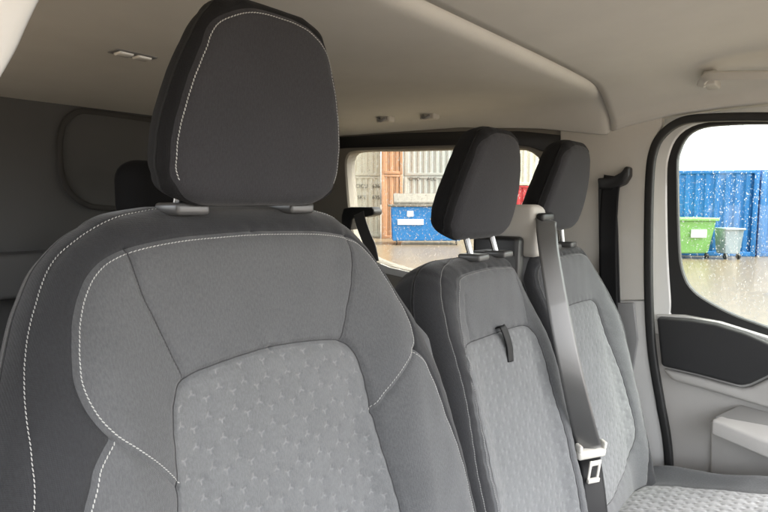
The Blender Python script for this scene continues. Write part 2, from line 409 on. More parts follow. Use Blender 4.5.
# ------------------------------------------------------------------ headrest
def headrest(parent, X, Y, Z, scale=1.0, postw=.072, rho=-8, near=False, zb=None, yb=None, thread='stitch'):
    k = scale
    Wc = ([.100*k, .094*k, .08*k, .05*k, .0, -.05*k, -.08*k, -.100*k, -.109*k], [.040*k, .060*k, .075*k, .092*k, .110*k, .119*k, .116*k, .102*k, .076*k])
    crown = lambda u, v, d: -(.6 if near else 1.0)*u*u-(.4 if near else .9)*v*v
    Wf = lambda v: ip(np.array([v]), *Wc)[0]
    ins = .0085*k
    left = [(-(Wf(v)-ins), v) for v in np.linspace(-.084*k, .070*k, 7)]
    right = mirror(left)[::-1]
    top = [(-.040*k, .0885*k), (0, .0925*k), (.040*k, .0885*k)]; bot = [(.076*k, -.1065*k), (0, -.1078*k), (-.076*k, -.1065*k)]
    loop = left+top+right+bot
    lp = smoothline(loop, 6, closed=True)
    seam = [tuple(q) for q in lp[::3]]+[tuple(lp[0])]
    pd = Pad((X, Y, Z), rho, Wc, -.109*k, .100*k, .022*k, .020*k, .051*k, .60, extra=crown, bot=True, seams=[(seam, .0014, .0022)])
    hr = pd.shell(121 if near else 81, 111 if near else 75, [('face_panel', M['head'], [tuple(q) for q in lp])], ('headrest', M['black']), parent, sub=True)['headrest']
    if near:
        pd.stitch('stitching', [tuple(q) for q in lp[:99:3]], M['stitch'], hr, off=-.0042, pitch=.0036)
    yb = yb if yb is not None else Y+.055; zb = zb if zb is not None else Z-.12
    for sx in (-1, 1):
        p0 = np.array([X+sx*postw, yb, zb-.06]); p1 = pd.P+pd.U*sx*postw-pd.V*.06*k-pd.N*.05
        sweep('post', [p0, p0+(0, 0, .06), (p0+(0, 0, .06)+p1)/2, p1], circ(.0062, 14), M['chrome'], hr, up=(0, 1, 0))
        bm = bmesh.new()
        box(bm, (p0[0]-.019, p0[1]-.030, zb-.012), (p0[0]+.019, p0[1]+.017, zb+.001), .004)
        fromfaces('guide', bm, M['guide'], hr)
    return pd

# ------------------------------------------------------------------ the van's shell
XW = 1.56                                   # inner face of the passenger-side wall
def plate(name, pts2, X, th, m, parent=None, bev=.004):
    bm = bmesh.new(); prism(bm, [(X, y, z) for y, z in pts2], (th, 0, 0), bev); return fromfaces(name, bm, m, parent)
def ringplate(bm, inner, outer, X, th, n=96, bev=0):
    """plate with a hole; both outlines resampled by length"""
    def res(pl):
        pl = np.array(list(pl)+[pl[0]]); d = np.r_[0, np.cumsum(np.hypot(*np.diff(pl, axis=0).T))]
        t = np.linspace(0, d[-1], n, endpoint=False); return np.c_[np.interp(t, d, pl[:, 0]), np.interp(t, d, pl[:, 1])]
    A = res(inner); c = A.mean(0); O = np.array(list(outer)+[outer[0]])
    B = []
    for a in A:                               # cast from the centre to the outer outline
        r = a-c; best = None
        for p, q in zip(O[:-1], O[1:]):
            e = q-p; den = r[0]*e[1]-r[1]*e[0]
            if abs(den) < 1e-12: continue
            w_ = p-c; t = (w_[0]*e[1]-w_[1]*e[0])/den; k = (w_[0]*r[1]-w_[1]*r[0])/den
            if t > 0 and -1e-9 <= k <= 1+1e-9 and (best is None or t < best): best = t
        B.append(c+r*(best or 1))
    rows = [[bm.verts.new((x, p[0], p[1])) for p in L] for x, L in ((X, B), (X, c+(A-c)*1.0+(A-c)/np.linalg.norm(A-c, axis=1, keepdims=True)*bev), (X+bev, A), (X+th, A), (X+th, B))]
    for i in range(n):
        j = (i+1) % n
        for a, b in zip(rows, rows[1:]+rows[:1]):
            bm.faces.new((a[i], a[j], b[j], b[i]))
# floor of the van
bm = bmesh.new(); box(bm, (-.12, -1.25, .42), (1.62, 1.78, .50), .01)
o = fromfaces('van_floor', bm, M['rubber']); o['kind'] = 'structure'

# rear headliner --------------------------------------------------
def zedge(y): return float(np.interp(y, [.45, .52, .70, .97, 1.51, 1.8], [1.775, 1.785, 1.818, 1.846, 1.862, 1.862]))
def rprof(y):
    ze = zedge(y); D = 1.882-ze
    base = [(-.06, .62), (-.03, .25), (.02, .06), (.10, 0), (.4, -.02), (.8, -.02), (1.2, 0), (1.36, .0), (1.445, .03), (1.487, .14), (1.515, .40), (1.535, .75), (1.548, 1.0)]
    P = smoothline([(x, 1.882-k*D) for x, k in base], 6); return P
Ys = [.507, .508, .512, .518, .526, .536]+list(np.linspace(.56, 1.74, 60))
lift = {0: .022, 1: .012, 2: .006, 3: .0022, 4: .0005}
V = []; n = len(rprof(1.0))
for i, y in enumerate(Ys):
    P = rprof(max(y, .52)); T = np.gradient(P, axis=0); T /= np.linalg.norm(T, axis=1, keepdims=True); N = np.c_[-T[:, 1], T[:, 0]]
    Q = P+N*lift.get(i, 0)
    V += [(q[0], y, q[1]) for q in Q]
F = [(i*n+k, i*n+k+1, i*n+n+k+1, i*n+n+k) for i in range(len(Ys)-1) for k in range(n-1)]
t = empty('rear_headliner', (.75, 1.1, 1.9), 'beige cloth headliner over the rear cabin behind the raised step line', 'headliner')
o = mesh('lining', V, F, M['liner'], t); sm = o.modifiers.new('thick', 'SOLIDIFY'); sm.thickness = .004; sm.offset = -1
# front headliner ----------------------------------------------------
def fprof(y):
    e = float(np.interp(y, [-.6, .1, .25, .35, .46, .55], [1.835, 1.832, 1.831, 1.826, 1.808, 1.785]))
    top = 1.904+.022*float(ss(.50, .15, y))
    return smoothline([(-.10, 1.80), (-.05, 1.86), (.05, top-.012), (.3, top), (.7, top), (1.1, top), (1.28, top-.002), (1.38, top-.006), (1.44, top-.018), (1.49, top*.55+e*.45), (1.527, e+.030), (1.541, e+.008), (1.545, e), (1.56, e-.001), (1.600, e+.001)], 8)
Yf = np.linspace(-.62, .503, 60); V = []; n = len(fprof(0))
for y in Yf:
    d = .10*max(0, (-.25-y)/.4)**2 if y < -.25 else 0
    V += [(q[0], y, q[1]-d) for q in fprof(y)]
F = [(i*n+k, i*n+k+1, i*n+n+k+1, i*n+n+k) for i in range(len(Yf)-1) for k in range(n-1)]
t2 = empty('front_headliner', (.75, 0, 1.94), 'beige cloth headliner above the front seats with the grab handle', 'headliner')
o = mesh('lining', V, F, M['liner'], t2); sm = o.modifiers.new('thick', 'SOLIDIFY'); sm.thickness = .004; sm.offset = -1
# steel roof skin above both linings keeps daylight out
bm = bmesh.new(); box(bm, (-.14, -.66, 1.975), (1.66, 1.86, 1.99), .004)
for a, b in (((-.14, -.64, 1.86), (-.125, 1.84, 1.973)), ((1.645, -.64, 1.86), (1.66, 1.84, 1.973)), ((-.12, 1.80, 1.6), (1.64, 1.815, 1.973)), ((-.12, -.64, 1.86), (1.64, -.63, 1.973))):
    box(bm, a, b, .002)
tag(fromfaces('roof_panel', bm, M['white']), 'white painted steel roof skin above the headliner', 'roof panel')

# bulkhead behind -------------------------------------------------------
bk = empty('bulkhead', (.75, 1.72, .5), 'dark grey rear bulkhead with a rounded pressed panel, behind the seats', 'bulkhead')
M['bulk'] = mat('dark_grey_bulkhead', (.074, .073, .072), .75, var=.06, bump=(500, .4, .0006))
M['bulkd'] = mat('bulkhead_groove', (.038, .036, .034), .8)
bm = bmesh.new(); box(bm, (-.14, 1.72, .5), (1.60, 1.76, 1.895), .004); fromfaces('panel', bm, M['bulk'], bk)
# rounded pressing: raised bead round a shallow field
rr = [px(a, b, Y=1.712) for a, b in ((60, 150), (61, 135), (66, 121), (78, 112), (95, 112), (160, 121), (230, 131), (300, 140))]
rr2 = [px(a, b, Y=1.712) for a, b in ((300, 217), (230, 214), (160, 210), (105, 208), (85, 204), (70, 192), (62, 175))]
sweep('pressed_bead', smoothline(rr+rr2, 8, closed=True), circ(.008, 10, 1, .45), M['bulkd'], bk, up=(0, 1, 0), closed=True)
P = smoothline([px(0, 88, Y=1.708), px(80, 99.5, Y=1.708), px(160, 111, Y=1.708), px(290, 129, Y=1.708)], 6)
sweep('top_rail', P, rrect(.012, .02, .006), M['bulkd'], bk, up=(0, 1, 0))
lg = [px(-60, 225, Y=1.66), px(60, 233, Y=1.66)]
bm = bmesh.new(); box(bm, (-.12, 1.60, 1.36), (1.52, 1.715, 1.472), .012); fromfaces('ledge', bm, M['bulk'], bk)

# passenger-side wall with the rear quarter window ------------------------
sw = empty('rear_side_panel', (XW, 1.1, .5), 'grey beige side panel with the rear side window, behind the two passenger headrests', 'side panel')
win = smoothline(yz([(346, 170), (347, 158), (355, 151.5), (400, 150.5), (460, 149), (515, 149), (530, 152), (539, 160), (544, 180), (546, 210), (548, 240), (543, 262), (530, 274), (500, 278), (455, 275), (412, 271), (385, 264), (366, 255), (355, 240), (350, 215)], XW), 4, closed=True)
outer = [(1.78, 1.87), (.50, 1.87), (.50, .5), (1.78, .5)]
M['sidetrim'] = mat('grey_side_trim', (.22, .205, .18), .65, spec=.3, var=.04, bump=(900, .35, .0005))
bm = bmesh.new(); ringplate(bm, win, outer, XW, .05, 120, .006); fromfaces('panel', bm, M['sidetrim'], sw)
bm = bmesh.new(); prism(bm, [(XW-.006, y, z) for y, z in yz([(326, 137.5), (345, 136.5), (400, 133), (470, 131), (520, 131), (560, 135), (562, 150), (552, 156), (545, 152), (530, 147), (515, 144.5), (460, 145), (345, 148), (326, 150)], XW-.006)], (.004, 0, 0), .0015); fromfaces('upper_trim_band', bm, M['blackp'], sw)
bm = bmesh.new(); prism(bm, [(XW-.004, y, z) for y, z in yz([(380, 263.5), (390, 267.5), (412, 272.5), (470, 279), (470, 286), (412, 279.5), (385, 273.5), (372, 267)], XW-.004)], (.006, 0, 0), .0015); fromfaces('sill_strip', bm, M['lowtrim'], sw)
def raindrops(name, c, ey, ez, X, n, parent, rmin, rmax, seed):
    r = np.random.default_rng(seed); V = []; F = []
    for i in range(n):
        y = r.uniform(*ey); z = r.uniform(*ez); rad = rmin+(rmax-rmin)*r.random()**2.6; el = 1+r.random()*(.9 if rad > (rmin+rmax)/2 else .25)
        base = len(V); K = 9
        for ring, (rs, hs_) in enumerate(((1, 0), (.9, .30), (.55, .52))):
            for k in range(K):
                a = 2*math.pi*k/K; V.append((X+rad*hs_*.55, y+rad*rs*math.cos(a)*(1+.12*math.sin(3*a+i)), z+rad*rs*math.sin(a)*el))
        V.append((X+rad*.33, y, z)); V.append((X, y, z))
        for ring in range(2):
            for k in range(K): F.append((base+ring*K+k, base+ring*K+(k+1) % K, base+ring*K+K+(k+1) % K, base+ring*K+K+k))
        for k in range(K): F.append((base+2*K+k, base+2*K+(k+1) % K, base+3*K)); F.append((base+(k+1) % K, base+k, base+3*K+1))
    o = mesh(name, V, F, M['water'], parent); o['kind'] = 'stuff'; return o
bm = bmesh.new(); wy = [p[0] for p in win]; wz = [p[1] for p in win]
prism(bm, [(XW+.030, y, z) for y, z in ((min(wy)-.01, min(wz)-.01), (max(wy)+.01, min(wz)-.01), (max(wy)+.01, max(wz)+.01), (min(wy)-.01, max(wz)+.01))], (.001, 0, 0))
pane = fromfaces('pane', bm, M['glassd'], sw)
raindrops('raindrops', None, (min(wy), max(wy)), (min(wz), max(wz)), XW+.0322, 6500, pane, .0006, .0016, 3)

# B-pillar ---------------------------------------------------------------
bp = empty('door_pillar_trim', (XW, .47, .5), 'beige pillar trim between the rear side window and the passenger door, carrying the dark seat belt', 'pillar trim')
XB = XW-.012
up_ = yz([(560, 118), (604, 112), (640, 108), (662, 108), (662, 125), (655, 138.5), (650, 150), (647, 177), (645.5, 240), (645.5, 300), (611, 301), (560, 303)], XB)
bm = bmesh.new(); prism(bm, [(XB, y, z) for y, z in up_], (.03, 0, 0), .005); fromfaces('upper_trim', bm, M['pillar'], bp)
lo_ = yz([(560, 303.5), (611, 301.7), (645.8, 300.7), (648, 340), (655, 395), (664, 440), (668, 480), (672, 560), (560, 600)], XB)
bm = bmesh.new(); prism(bm, [(XB+.002, y, z) for y, z in lo_], (.03, 0, 0), .004); fromfaces('lower_trim', bm, M['lowtrim'], bp)
bm = bmesh.new(); prism(bm, [(XB-.008, y, z) for y, z in yz([(605, 303), (613, 303), (634, 302.5), (638, 340), (632, 380), (612, 380)], XB-.008)], (.009, 0, 0), .004); fromfaces('height_adjuster_cover', bm, M['satin'], bp)
# dark slot and the belt's upper guide
slot = yz([(598, 184), (615, 182), (618, 230), (620, 300), (619, 335), (604, 335), (599, 250)], XB-.003)
bm = bmesh.new(); prism(bm, [(XB-.003, y, z) for y, z in slot], (.004, 0, 0), .001); fromfaces('belt_slot', bm, M['blackp'], bp)

def ribbon(name, path, width, side, mt, parent, th=.0013):
    path = smoothline(path, 10); n = len(path); side = np.array(side, float)
    if side.ndim == 1: side = np.repeat(side[None], n, 0)
    else: side = np.array([side[0]*(1-t)+side[1]*t for t in np.linspace(0, 1, n)])
    T = np.gradient(path, axis=0); T /= np.linalg.norm(T, axis=1, keepdims=True)
    side = side-(side*T).sum(1, keepdims=True)*T; side /= np.linalg.norm(side, axis=1, keepdims=True); N = np.cross(T, side)
    d = np.r_[0, np.cumsum(np.linalg.norm(np.diff(path, axis=0), axis=1))]
    a = np.linspace(-1, 1, 9); V = []; U = []
    for i in range(n):
        for k in a: V.append(path[i]+side[i]*k*width/2+N[i]*(-.0012*k*k)); U.append((k*.5+.5, d[i]/width))
    m_ = len(a); F = [(i*m_+k, i*m_+k+1, i*m_+m_+k+1, i*m_+m_+k) for i in range(n-1) for k in range(m_-1)]
    o = mesh(name, V, F, mt, parent, uv=U); s_ = o.modifiers.new('thick', 'SOLIDIFY'); s_.thickness = th; s_.offset = 0; return o
ob = empty('pillar_seat_belt', tuple(px(612, 300, X=XB-.02)), 'dark seat belt hanging from the black guide on the beige pillar', 'seat belt', )
pt = lambda a, b, X: px(a, b, X=X)
ribbon('webbing', [pt(613, 176, XB-.03), pt(610, 195, XB-.022), pt(608, 240, XB-.018), pt(609, 300, XB-.018), pt(612, 360, XB-.02), pt(616, 470, XB-.03)], .046, (0, 1, -.05), M['beltd'], ob)
bm = bmesh.new(); prism(bm, [tuple(px(a, b, X=XB-.034)) for a, b in ((597, 178), (612, 177), (621, 172), (625, 166), (629, 167), (629, 176), (624, 184), (612, 189), (598, 189))], (.034, 0, 0), .005); fromfaces('belt_guide', bm, M['blackp'], ob)

# passenger door ----------------------------------------------------------
XD = 1.60
dr = empty('passenger_door', (XD, .1, .5), 'passenger door with black upper panel, grey armrest and rain-covered window', 'door')
seal = smoothline([px(a, b, X=XW-.004) for a, b in ((860, 121), (768, 117), (705, 118), (680, 122), (663, 134), (654, 150), (650, 177), (648.5, 240), (649, 300), (652, 350), (660, 400), (667, 440), (669.5, 480), (670, 560))], 10)
sl_ = empty('door_seal', tuple(px(650, 300, X=XW)), 'black rubber door seal running round the passenger door opening', 'door seal')
sweep('seal_strip', seal, rrect(.010, .011, .005), M['rubber'], sl_, up=(1, 0, 0))
# white painted frame between seal and window
gl = [(677, 170), (679, 152), (687, 136), (702, 127.5), (730, 124.5), (768, 123.5), (860, 124), (900, 140), (900, 370), (830, 352), (768, 328), (735, 316), (708, 302), (693, 291), (684, 277), (679, 250)]
glass_o = smoothline(yz(gl, XD), 5, closed=True)
frame_o = yz([(658, 330), (655, 250), (656, 180), (661, 148), (674, 131), (700, 123), (768, 120.5), (930, 121), (930, 420), (768, 345)], XD)
bm = bmesh.new()
wf = yz([(651, 322), (650, 240), (652, 177), (657, 148), (668, 130), (690, 120), (768, 116), (768, 112), (645, 112), (640, 322)], XD)
blk = smoothline(yz([(667, 180), (669, 157), (677, 138), (692, 126.5), (715, 121.5), (768, 119.5), (880, 120), (925, 140), (925, 420), (830, 370), (768, 344), (735, 332), (700, 322), (673, 317), (671, 300), (668, 250)], XD+.003), 5, closed=True)
ringplate(bm, blk, yz([(640, 330), (640, 70), (960, 70), (960, 480), (640, 330)][:4], XD), XD, .035, 140, .004); fromfaces('painted_frame', bm, M['white'], dr)
bm = bmesh.new(); ringplate(bm, glass_o, [tuple(np.array(blk).mean(0)+(np.array(b)-np.array(blk).mean(0))*1.01) for b in blk], XD+.004, .02, 140, .003); wfr = fromfaces('window_frame', bm, M['rubber'], dr)
bm = bmesh.new(); gy = [p[0] for p in glass_o]; gz = [p[1] for p in glass_o]
prism(bm, [(XD+.016, y, z) for y, z in ((min(gy)-.01, min(gz)-.01), (max(gy)+.01, min(gz)-.01), (max(gy)+.01, max(gz)+.01), (min(gy)-.01, max(gz)+.01))], (.001, 0, 0))
pane = fromfaces('pane', bm, M['glass'], dr)
raindrops('raindrops', None, (min(gy)+.1, max(gy)), (min(gz), max(gz)), XD+.0182, 6000, pane, .0005, .0012, 5)
# panels below the window
def dplate(name, pix, X, th, m, bev=.005): 
    bm = bmesh.new(); prism(bm, [tuple(px(a, b, X=X)) for a, b in pix], (th, 0, 0), bev, 4); return fromfaces(name, bm, m, dr)
dplate('sill_strip', [(655, 314.5), (684, 315.5), (720, 322), (768, 337), (860, 370), (860, 395), (768, 350), (720, 332), (684, 322), (655, 321)], XD-.012, .03, M['lowtrim'])
dplate('upper_panel', [(656, 317.5), (690, 320), (715, 324), (745, 333), (768, 343), (800, 356), (800, 366), (768, 376), (750, 384.5), (741, 386.5), (728, 383), (700, 375.5), (661, 366.5)], XD-.034, .04, M['dpan'], .009)
dplate('lower_panel', [(640, 330), (768, 360), (860, 380), (880, 640), (640, 560)], XD-.004, .03, M['door'])
dplate('waist_moulding', [(661.5, 369), (700, 378), (728, 386), (742, 389), (752, 387), (768, 379), (860, 340), (860, 440), (768, 409), (715, 393), (672, 381)], XD-.022, .03, M['door'], .010)
# armrest: a real shelf standing out of the door
bm = bmesh.new()
top = [px(711, 419, X=XD-.085), px(739, 405, X=XD-.01), px(860, 437, X=XD-.01), px(860, 480, X=XD-.085)]
prism(bm, [tuple(p) for p in top], (0, 0, -.040), .007, 4); ar = fromfaces('armrest', bm, M['door'], dr)
M['armshade'] = mat('armrest_top_shade', (.23, .225, .215), .75, bump=(700, .4, .0005)); tc_ = sum(top)/4
bm = bmesh.new(); prism(bm, [tuple(tc_+(p-tc_)*np.array([.78, .965, 1])+np.array([.004, 0, -.004])) for p in top], (0, 0, .007), .002); fromfaces('shaded_top', bm, M['armshade'], ar)  # thin darker sheet puts the shade of the armrest top into its colour
bm = bmesh.new(); pk = [px(710.5, 421, X=XD-.016), px(860, 466, X=XD-.016), px(860, 540, X=XD-.016), px(710.5, 500, X=XD-.016)]
prism(bm, [tuple(p) for p in pk], (.02, 0, 0), .004, 3); fromfaces('door_pocket', bm, M['door'], dr)

# driver-side pillar and wall (the camera stands in the open driver's doorway) ----
dp = empty('driver_door_pillar', (-.03, .5, .5), 'pale painted pillar at the upper left edge, curving down from the roof', 'pillar')
path = smoothline([px(20, -40, Y=.40), px(1, 0, Y=.42), px(-16, 38, Y=.44), px(-36, 80, Y=.46), px(-60, 140, Y=.48), px(-90, 300, Y=.50), px(-110, 620, Y=.5)], 8)
sweep('painted_pillar', path, rrect(.012, .03, .008), M['white'], dp, up=(0, 1, 0))
bm = bmesh.new(); box(bm, (-.14, .58, .5), (-.10, 1.80, 1.40), .01); box(bm, (-.14, .58, 1.401), (-.10, .80, 1.88), .01); box(bm, (-.14, 1.55, 1.401), (-.10, 1.80, 1.88), .01); tag(fromfaces('driver_side_wall', bm, M['bulk']), 'dark grey cabin wall behind the driver door pillar on the left', 'wall')  # gap in this unseen wall is added to let light onto the ceiling

# the front of the cab round the camera: panel added beside it to block side light, dashboard ahead (both out of frame)
bm = bmesh.new(); box(bm, (-.20, -.75, .45), (-.15, .42, 1.15), .01); box(bm, (-.20, .36, 1.14), (-.15, .44, 1.80), .01)
tag(fromfaces('side_light_blocker', bm, M['bulk']), 'unseen dark panel added beside the camera to block side light', 'door')
bm = bmesh.new(); box(bm, (-.14, -1.25, .5), (1.60, -.62, 1.12), .06); tag(fromfaces('dashboard', bm, M['dpan']), 'charcoal dashboard ahead of the seats', 'dashboard')
# ------------------------------------------------------------------ driver's seat
ds = empty('driver_seat', (.381, .45, .5), 'large grey cloth driver seat in front with white stitching and one big headrest', 'car seat')
Wn = ([.038, .033, .018, -.01, -.05, -.10, -.2, -.35, -.5, -.62], [.095, .128, .163, .197, .221, .240, .268, .302, .318, .31])
bol = lambda u, v, d: .048*ss(.0, -.22, v)*ss(.095, .185, np.abs(u))-.006*ss(-.12, -.05, v)*0
join = (-.127, -.235)
inL = [(0, .001), (-.015, .001), (-.045, .0), (-.086, -.002), (-.130, -.008), (-.157, -.017), (-.176, -.033), (-.190, -.058), (-.199, -.088), (-.204, -.120), (-.200, -.146), (-.189, -.167), (-.172, -.185), (-.150, -.208), join]
branch = [(-.189, -.167), (-.203, -.183), (-.210, -.20), (-.229, -.25), (-.262, -.35), (-.280, -.5), (-.27, -.6)]
insL = [(0, -.129), (-.015, -.1291), (-.05, -.1315), (-.086, -.136), (-.103, -.1405), (-.1135, -.150), (-.120, -.167), (-.1235, -.19), join, (-.133, -.28), (-.143, -.36), (-.146, -.47), (-.115, -.56), (0, -.59)]
outL = [(-.060, .036), (-.10, .031), (-.138, .022), (-.172, .003), (-.196, -.020), (-.213, -.054), (-.226, -.089), (-.235, -.130), (-.239, -.170), (-.245, -.21), (-.272, -.3), (-.296, -.45), (-.29, -.6)]
dart = [(-.140, -.011), (-.134, -.055), (-.119, -.098), (-.104, -.139)]
seams = []
for f in (lambda q: q, mirror):
    seams += [(f(inL), .0024, .0020), (f(branch), .0022, .0024), (f(outL), .0016, .0022), (f(dart), .0026, .0020), (f(insL), .0034, .0026)]
bk_ = Pad((.380, .50, 1.57), 10, Wn, -.62, .038, .07, .078, .085, .72, extra=bol, seams=seams, tw=-3)
sl2 = [tuple(q) for q in smoothline(inL, 8)]; slm = mirror(sl2)[::-1]
inspoly = [tuple(q) for q in smoothline(insL, 8)]; inspoly = inspoly+mirror(inspoly)[::-1][1:-1]
upper = sl2+slm
ext_i = 11*8
lower = sl2[:ext_i]+[tuple(q) for q in smoothline(branch, 8)]; lower = lower+[(0, -.61)]+mirror(lower)[::-1]
bk_.shell(301, 381, [('upper_panel', M['mid'], upper), ('lower_panel', M['mid'], lower)], ('backrest', M['dark']), ds, holes=[inspoly])
bk_.panel('centre_panel', inspoly, M['ins'], ds, step=.00105, cell=.0165)
M['seamshade'] = mat('seam_shade', (.05, .05, .053), .9)  # dark bead colour stands for the shade down in the sewn seams
for k, f in ((1, lambda q: q), (-1, mirror)):
    for ln in (dart, insL): bk_.bead('seam_shade', f(ln), M['seamshade'], ds, rad=.0006, off=.0002)
    off = .0046*k
    bk_.stitch('stitching', f(inL), M['stitch'], ds, off=off)
    bk_.stitch('stitching', f(branch), M['stitch'], ds, off=off)
    bk_.stitch('stitching', f(outL), M['stitch'], ds, off=0, lift=.0006)
hd = headrest(ds, .386, .470, 1.702, 1.0, .074, -8, near=True, zb=1.600, yb=.545)
# cushion
cW = ([-.50, -.47, -.40, -.2, 0.0], [.17, .22, .25, .26, .25])
cb = lambda u, v, d: .035*ss(.12, .2, np.abs(u))
cs = Pad((.381, .34, .905), 98, cW, -.50, .02, .05, .05, .10, .9, extra=cb, bot=True)
cins = [(-.14, 0.0), (-.15, -.2), (-.15, -.44), (.15, -.44), (.15, -.2), (.14, 0)]
cs.shell(81, 81, [], ('seat_cushion', M['mid']), ds)
bm = bmesh.new(); box(bm, (.15, -.12, .5), (.61, .42, .80), .03); fromfaces('seat_base', bm, M['blackp'], ds)
# folded armrest on the inner side
bm = bmesh.new()
A = [px(a, b, X=.70) for a, b in ((404, 316), (420, 322), (432, 335), (441, 375), (452, 440), (470, 520), (440, 530), (412, 420))]
prism(bm, [tuple(p) for p in A], (-.05, 0, 0), .014, 4); fromfaces('folded_armrest', bm, M['mid'], ds)

# ------------------------------------------------------------------ double passenger seat
bs = empty('double_passenger_seat', (1.08, .45, .5), 'grey cloth double passenger seat with two headrests beside the door', 'car seat')
Wm = ([.038, .033, .018, -.01, -.05, -.10, -.2, -.35, -.5, -.62], [.44, .58, .72, .82, .90, .95, .99, 1.0, 1.0, .95])
bol2 = lambda u, v, d: .034*ss(.0, -.2, v)*ss(.095, .17, np.abs(u))
def bench_back(X, sL, sR, inner, ins, outer, darts, name, puffy=.0014):
    st = [(p, .0022, .0024) for p in inner]+[(outer, .0014, .002)]*(outer is not None)+[(d, .0016, .0016) for d in darts]
    insl = smoothline(ins, 6, closed=True); st.append(([tuple(q) for q in insl[::2]]+[tuple(insl[0])], .0028, .003))
    p = Pad((X, .50, 1.475), 14, Wm, -.62, .038, .055, .058, .085, .8, extra=bol2, seams=st, sL=sL, sR=sR)
    ipoly = [tuple(q) for q in insl]
    full = inner[0]+[q for q in inner[1][::-1]]
    fl = [tuple(q) for q in smoothline(inner[0], 6)]+[tuple(q) for q in smoothline(inner[1], 6)][::-1]
    p.shell(181, 221, [(name+'_front', M['mid'], fl)], (name, M['dark']), bs, holes=[ipoly])
    p.panel('centre_panel', ipoly, M['ins'], bs, step=.0019, puff=.0014, cell=.0150, thr=False)
    p.bead('seam_shade', [tuple(q) for q in insl[::3]]+[tuple(insl[0])], M['seamshade'], bs, rad=.0009)
    for k, pl in enumerate(inner): p.stitch('stitching', pl, M['stitchd'], bs, off=.004*(1 if k == 0 else -1), wid=.0007)
    if outer is not None: p.stitch('stitching', outer, M['stitchd'], bs, off=0, wid=.0007)
    return p
c0 = (0.02, .009)
mL = [c0, (-.04, .007), (-.085, .003), (-.101, -.006), (-.108, -.02), (-.123, -.055), (-.137, -.093), (-.150, -.13), (-.166, -.18), (-.172, -.24), (-.170, -.35), (-.165, -.45), (-.15, -.59)]
mR = [c0, (.07, .006), (.115, .001), (.136, -.012), (.147, -.035), (.156, -.065), (.162, -.11), (.164, -.16), (.166, -.25), (.168, -.4), (.16, -.59)]
mI = [(0, -.110), (-.07, -.1095), (-.118, -.111), (-.138, -.118), (-.152, -.135), (-.159, -.18), (-.161, -.237), (-.157, -.303), (-.150, -.364), (-.146, -.45), (-.14, -.53), (-.10, -.56), (0, -.565), (.10, -.56), (.135, -.53), (.141, -.42), (.138, -.32), (.131, -.233), (.127, -.165), (.117, -.128), (.09, -.113)]
mO = [(-.03, .037), (-.065, .033), (-.12, .017), (-.146, -.014), (-.164, -.066), (-.176, -.125), (-.182, -.18), (-.187, -.27), (-.187, -.4), (-.18, -.58)]
pm = bench_back(.893, .212, .182, (mL, mR), mI, mO, [[(-.09, -.03), (-.098, -.07), (-.10, -.105)], [(.105, -.02), (.112, -.06), (.110, -.11)]], 'middle_backrest')
oL = [(0, .007), (-.07, .006), (-.12, .0), (-.145, -.02), (-.158, -.065), (-.163, -.12), (-.166, -.25), (-.166, -.4), (-.16, -.59)]
oR = [(0, .007), (.07, .006), (.115, .001), (.138, -.015), (.150, -.05), (.160, -.11), (.168, -.2), (.174, -.35), (.168, -.48), (.14, -.58)]
oI = [(0, -.108), (-.07, -.109), (-.11, -.114), (-.128, -.135), (-.135, -.2), (-.14, -.32), (-.142, -.45), (-.13, -.53), (-.05, -.55), (.03, -.535), (.095, -.512), (.13, -.473), (.141, -.427), (.136, -.32), (.119, -.21), (.112, -.135), (.100, -.117), (.075, -.111)]
po = bench_back(1.268, .187, .215, (oL, oR), oI, None, [], 'outer_backrest')
h1 = headrest(bs, .934, .500, 1.634, 1.0, .047, -11, zb=1.507, yb=.535)
h2 = headrest(bs, 1.268, .485, 1.638, 1.0, .047, -11, zb=1.507, yb=.535)
# fabric loop on the middle backrest
q = pm.at(np.array([-.006, .002, .006, .004]), np.array([-.101, -.118, -.14, -.165]), lift=.004)
ribbon('pull_loop', [q[0]-(0, -.004, 0), q[0]+(0, -.006, .002), q[1]+(0, -.008, 0), q[2]+(0, -.006, 0), q[3]+(0, -.003, 0)], .020, (1, 0, 0), M['beltd'], bs, .002)
# cushion of the double seat
cW2 = ([-.50, -.47, -.40, -.2, 0.0, .03], [.33, .38, .41, .415, .40, .36])
cinsR = smoothline([(.03, -.02), (.035, -.1), (.03, -.3), (.05, -.45), (.2, -.46), (.33, -.44), (.34, -.3), (.335, -.1), (.31, -.03), (.18, -.015)], 6, closed=True)
cinsL = smoothline([(-.35, -.02), (-.36, -.2), (-.33, -.44), (-.05, -.45), (-.02, -.3), (-.02, -.1), (-.04, -.02)], 6, closed=True)
cb2 = lambda u, v, d: .022*ss(.34, .40, np.abs(u))
cs2 = Pad((1.085, .385, .905), 103, cW2, -.50, .03, .05, .05, .10, .92, extra=cb2, bot=True, seams=[(([tuple(z) for z in c[::3]]+[tuple(c[0])]), .003, .003) for c in (cinsR, cinsL)])
cs2.shell(161, 101, [], ('seat_cushion', M['mid']), bs, holes=[[tuple(z) for z in cinsR], [tuple(z) for z in cinsL]])
for c in (cinsR, cinsL): cs2.panel('cushion_panel', [tuple(z) for z in c], M['ins'], bs, step=.0024, puff=.002, cell=.015, thr=False)
bm = bmesh.new(); box(bm, (.72, -.10, .5), (1.46, .42, .80), .03); fromfaces('seat_base', bm, M['blackp'], bs)
bm = bmesh.new(); box(bm, (.98, .535, 1.10), (1.21, .62, 1.502), .02, seg=5); fromfaces('centre_filler', bm, M['dark'], bs)
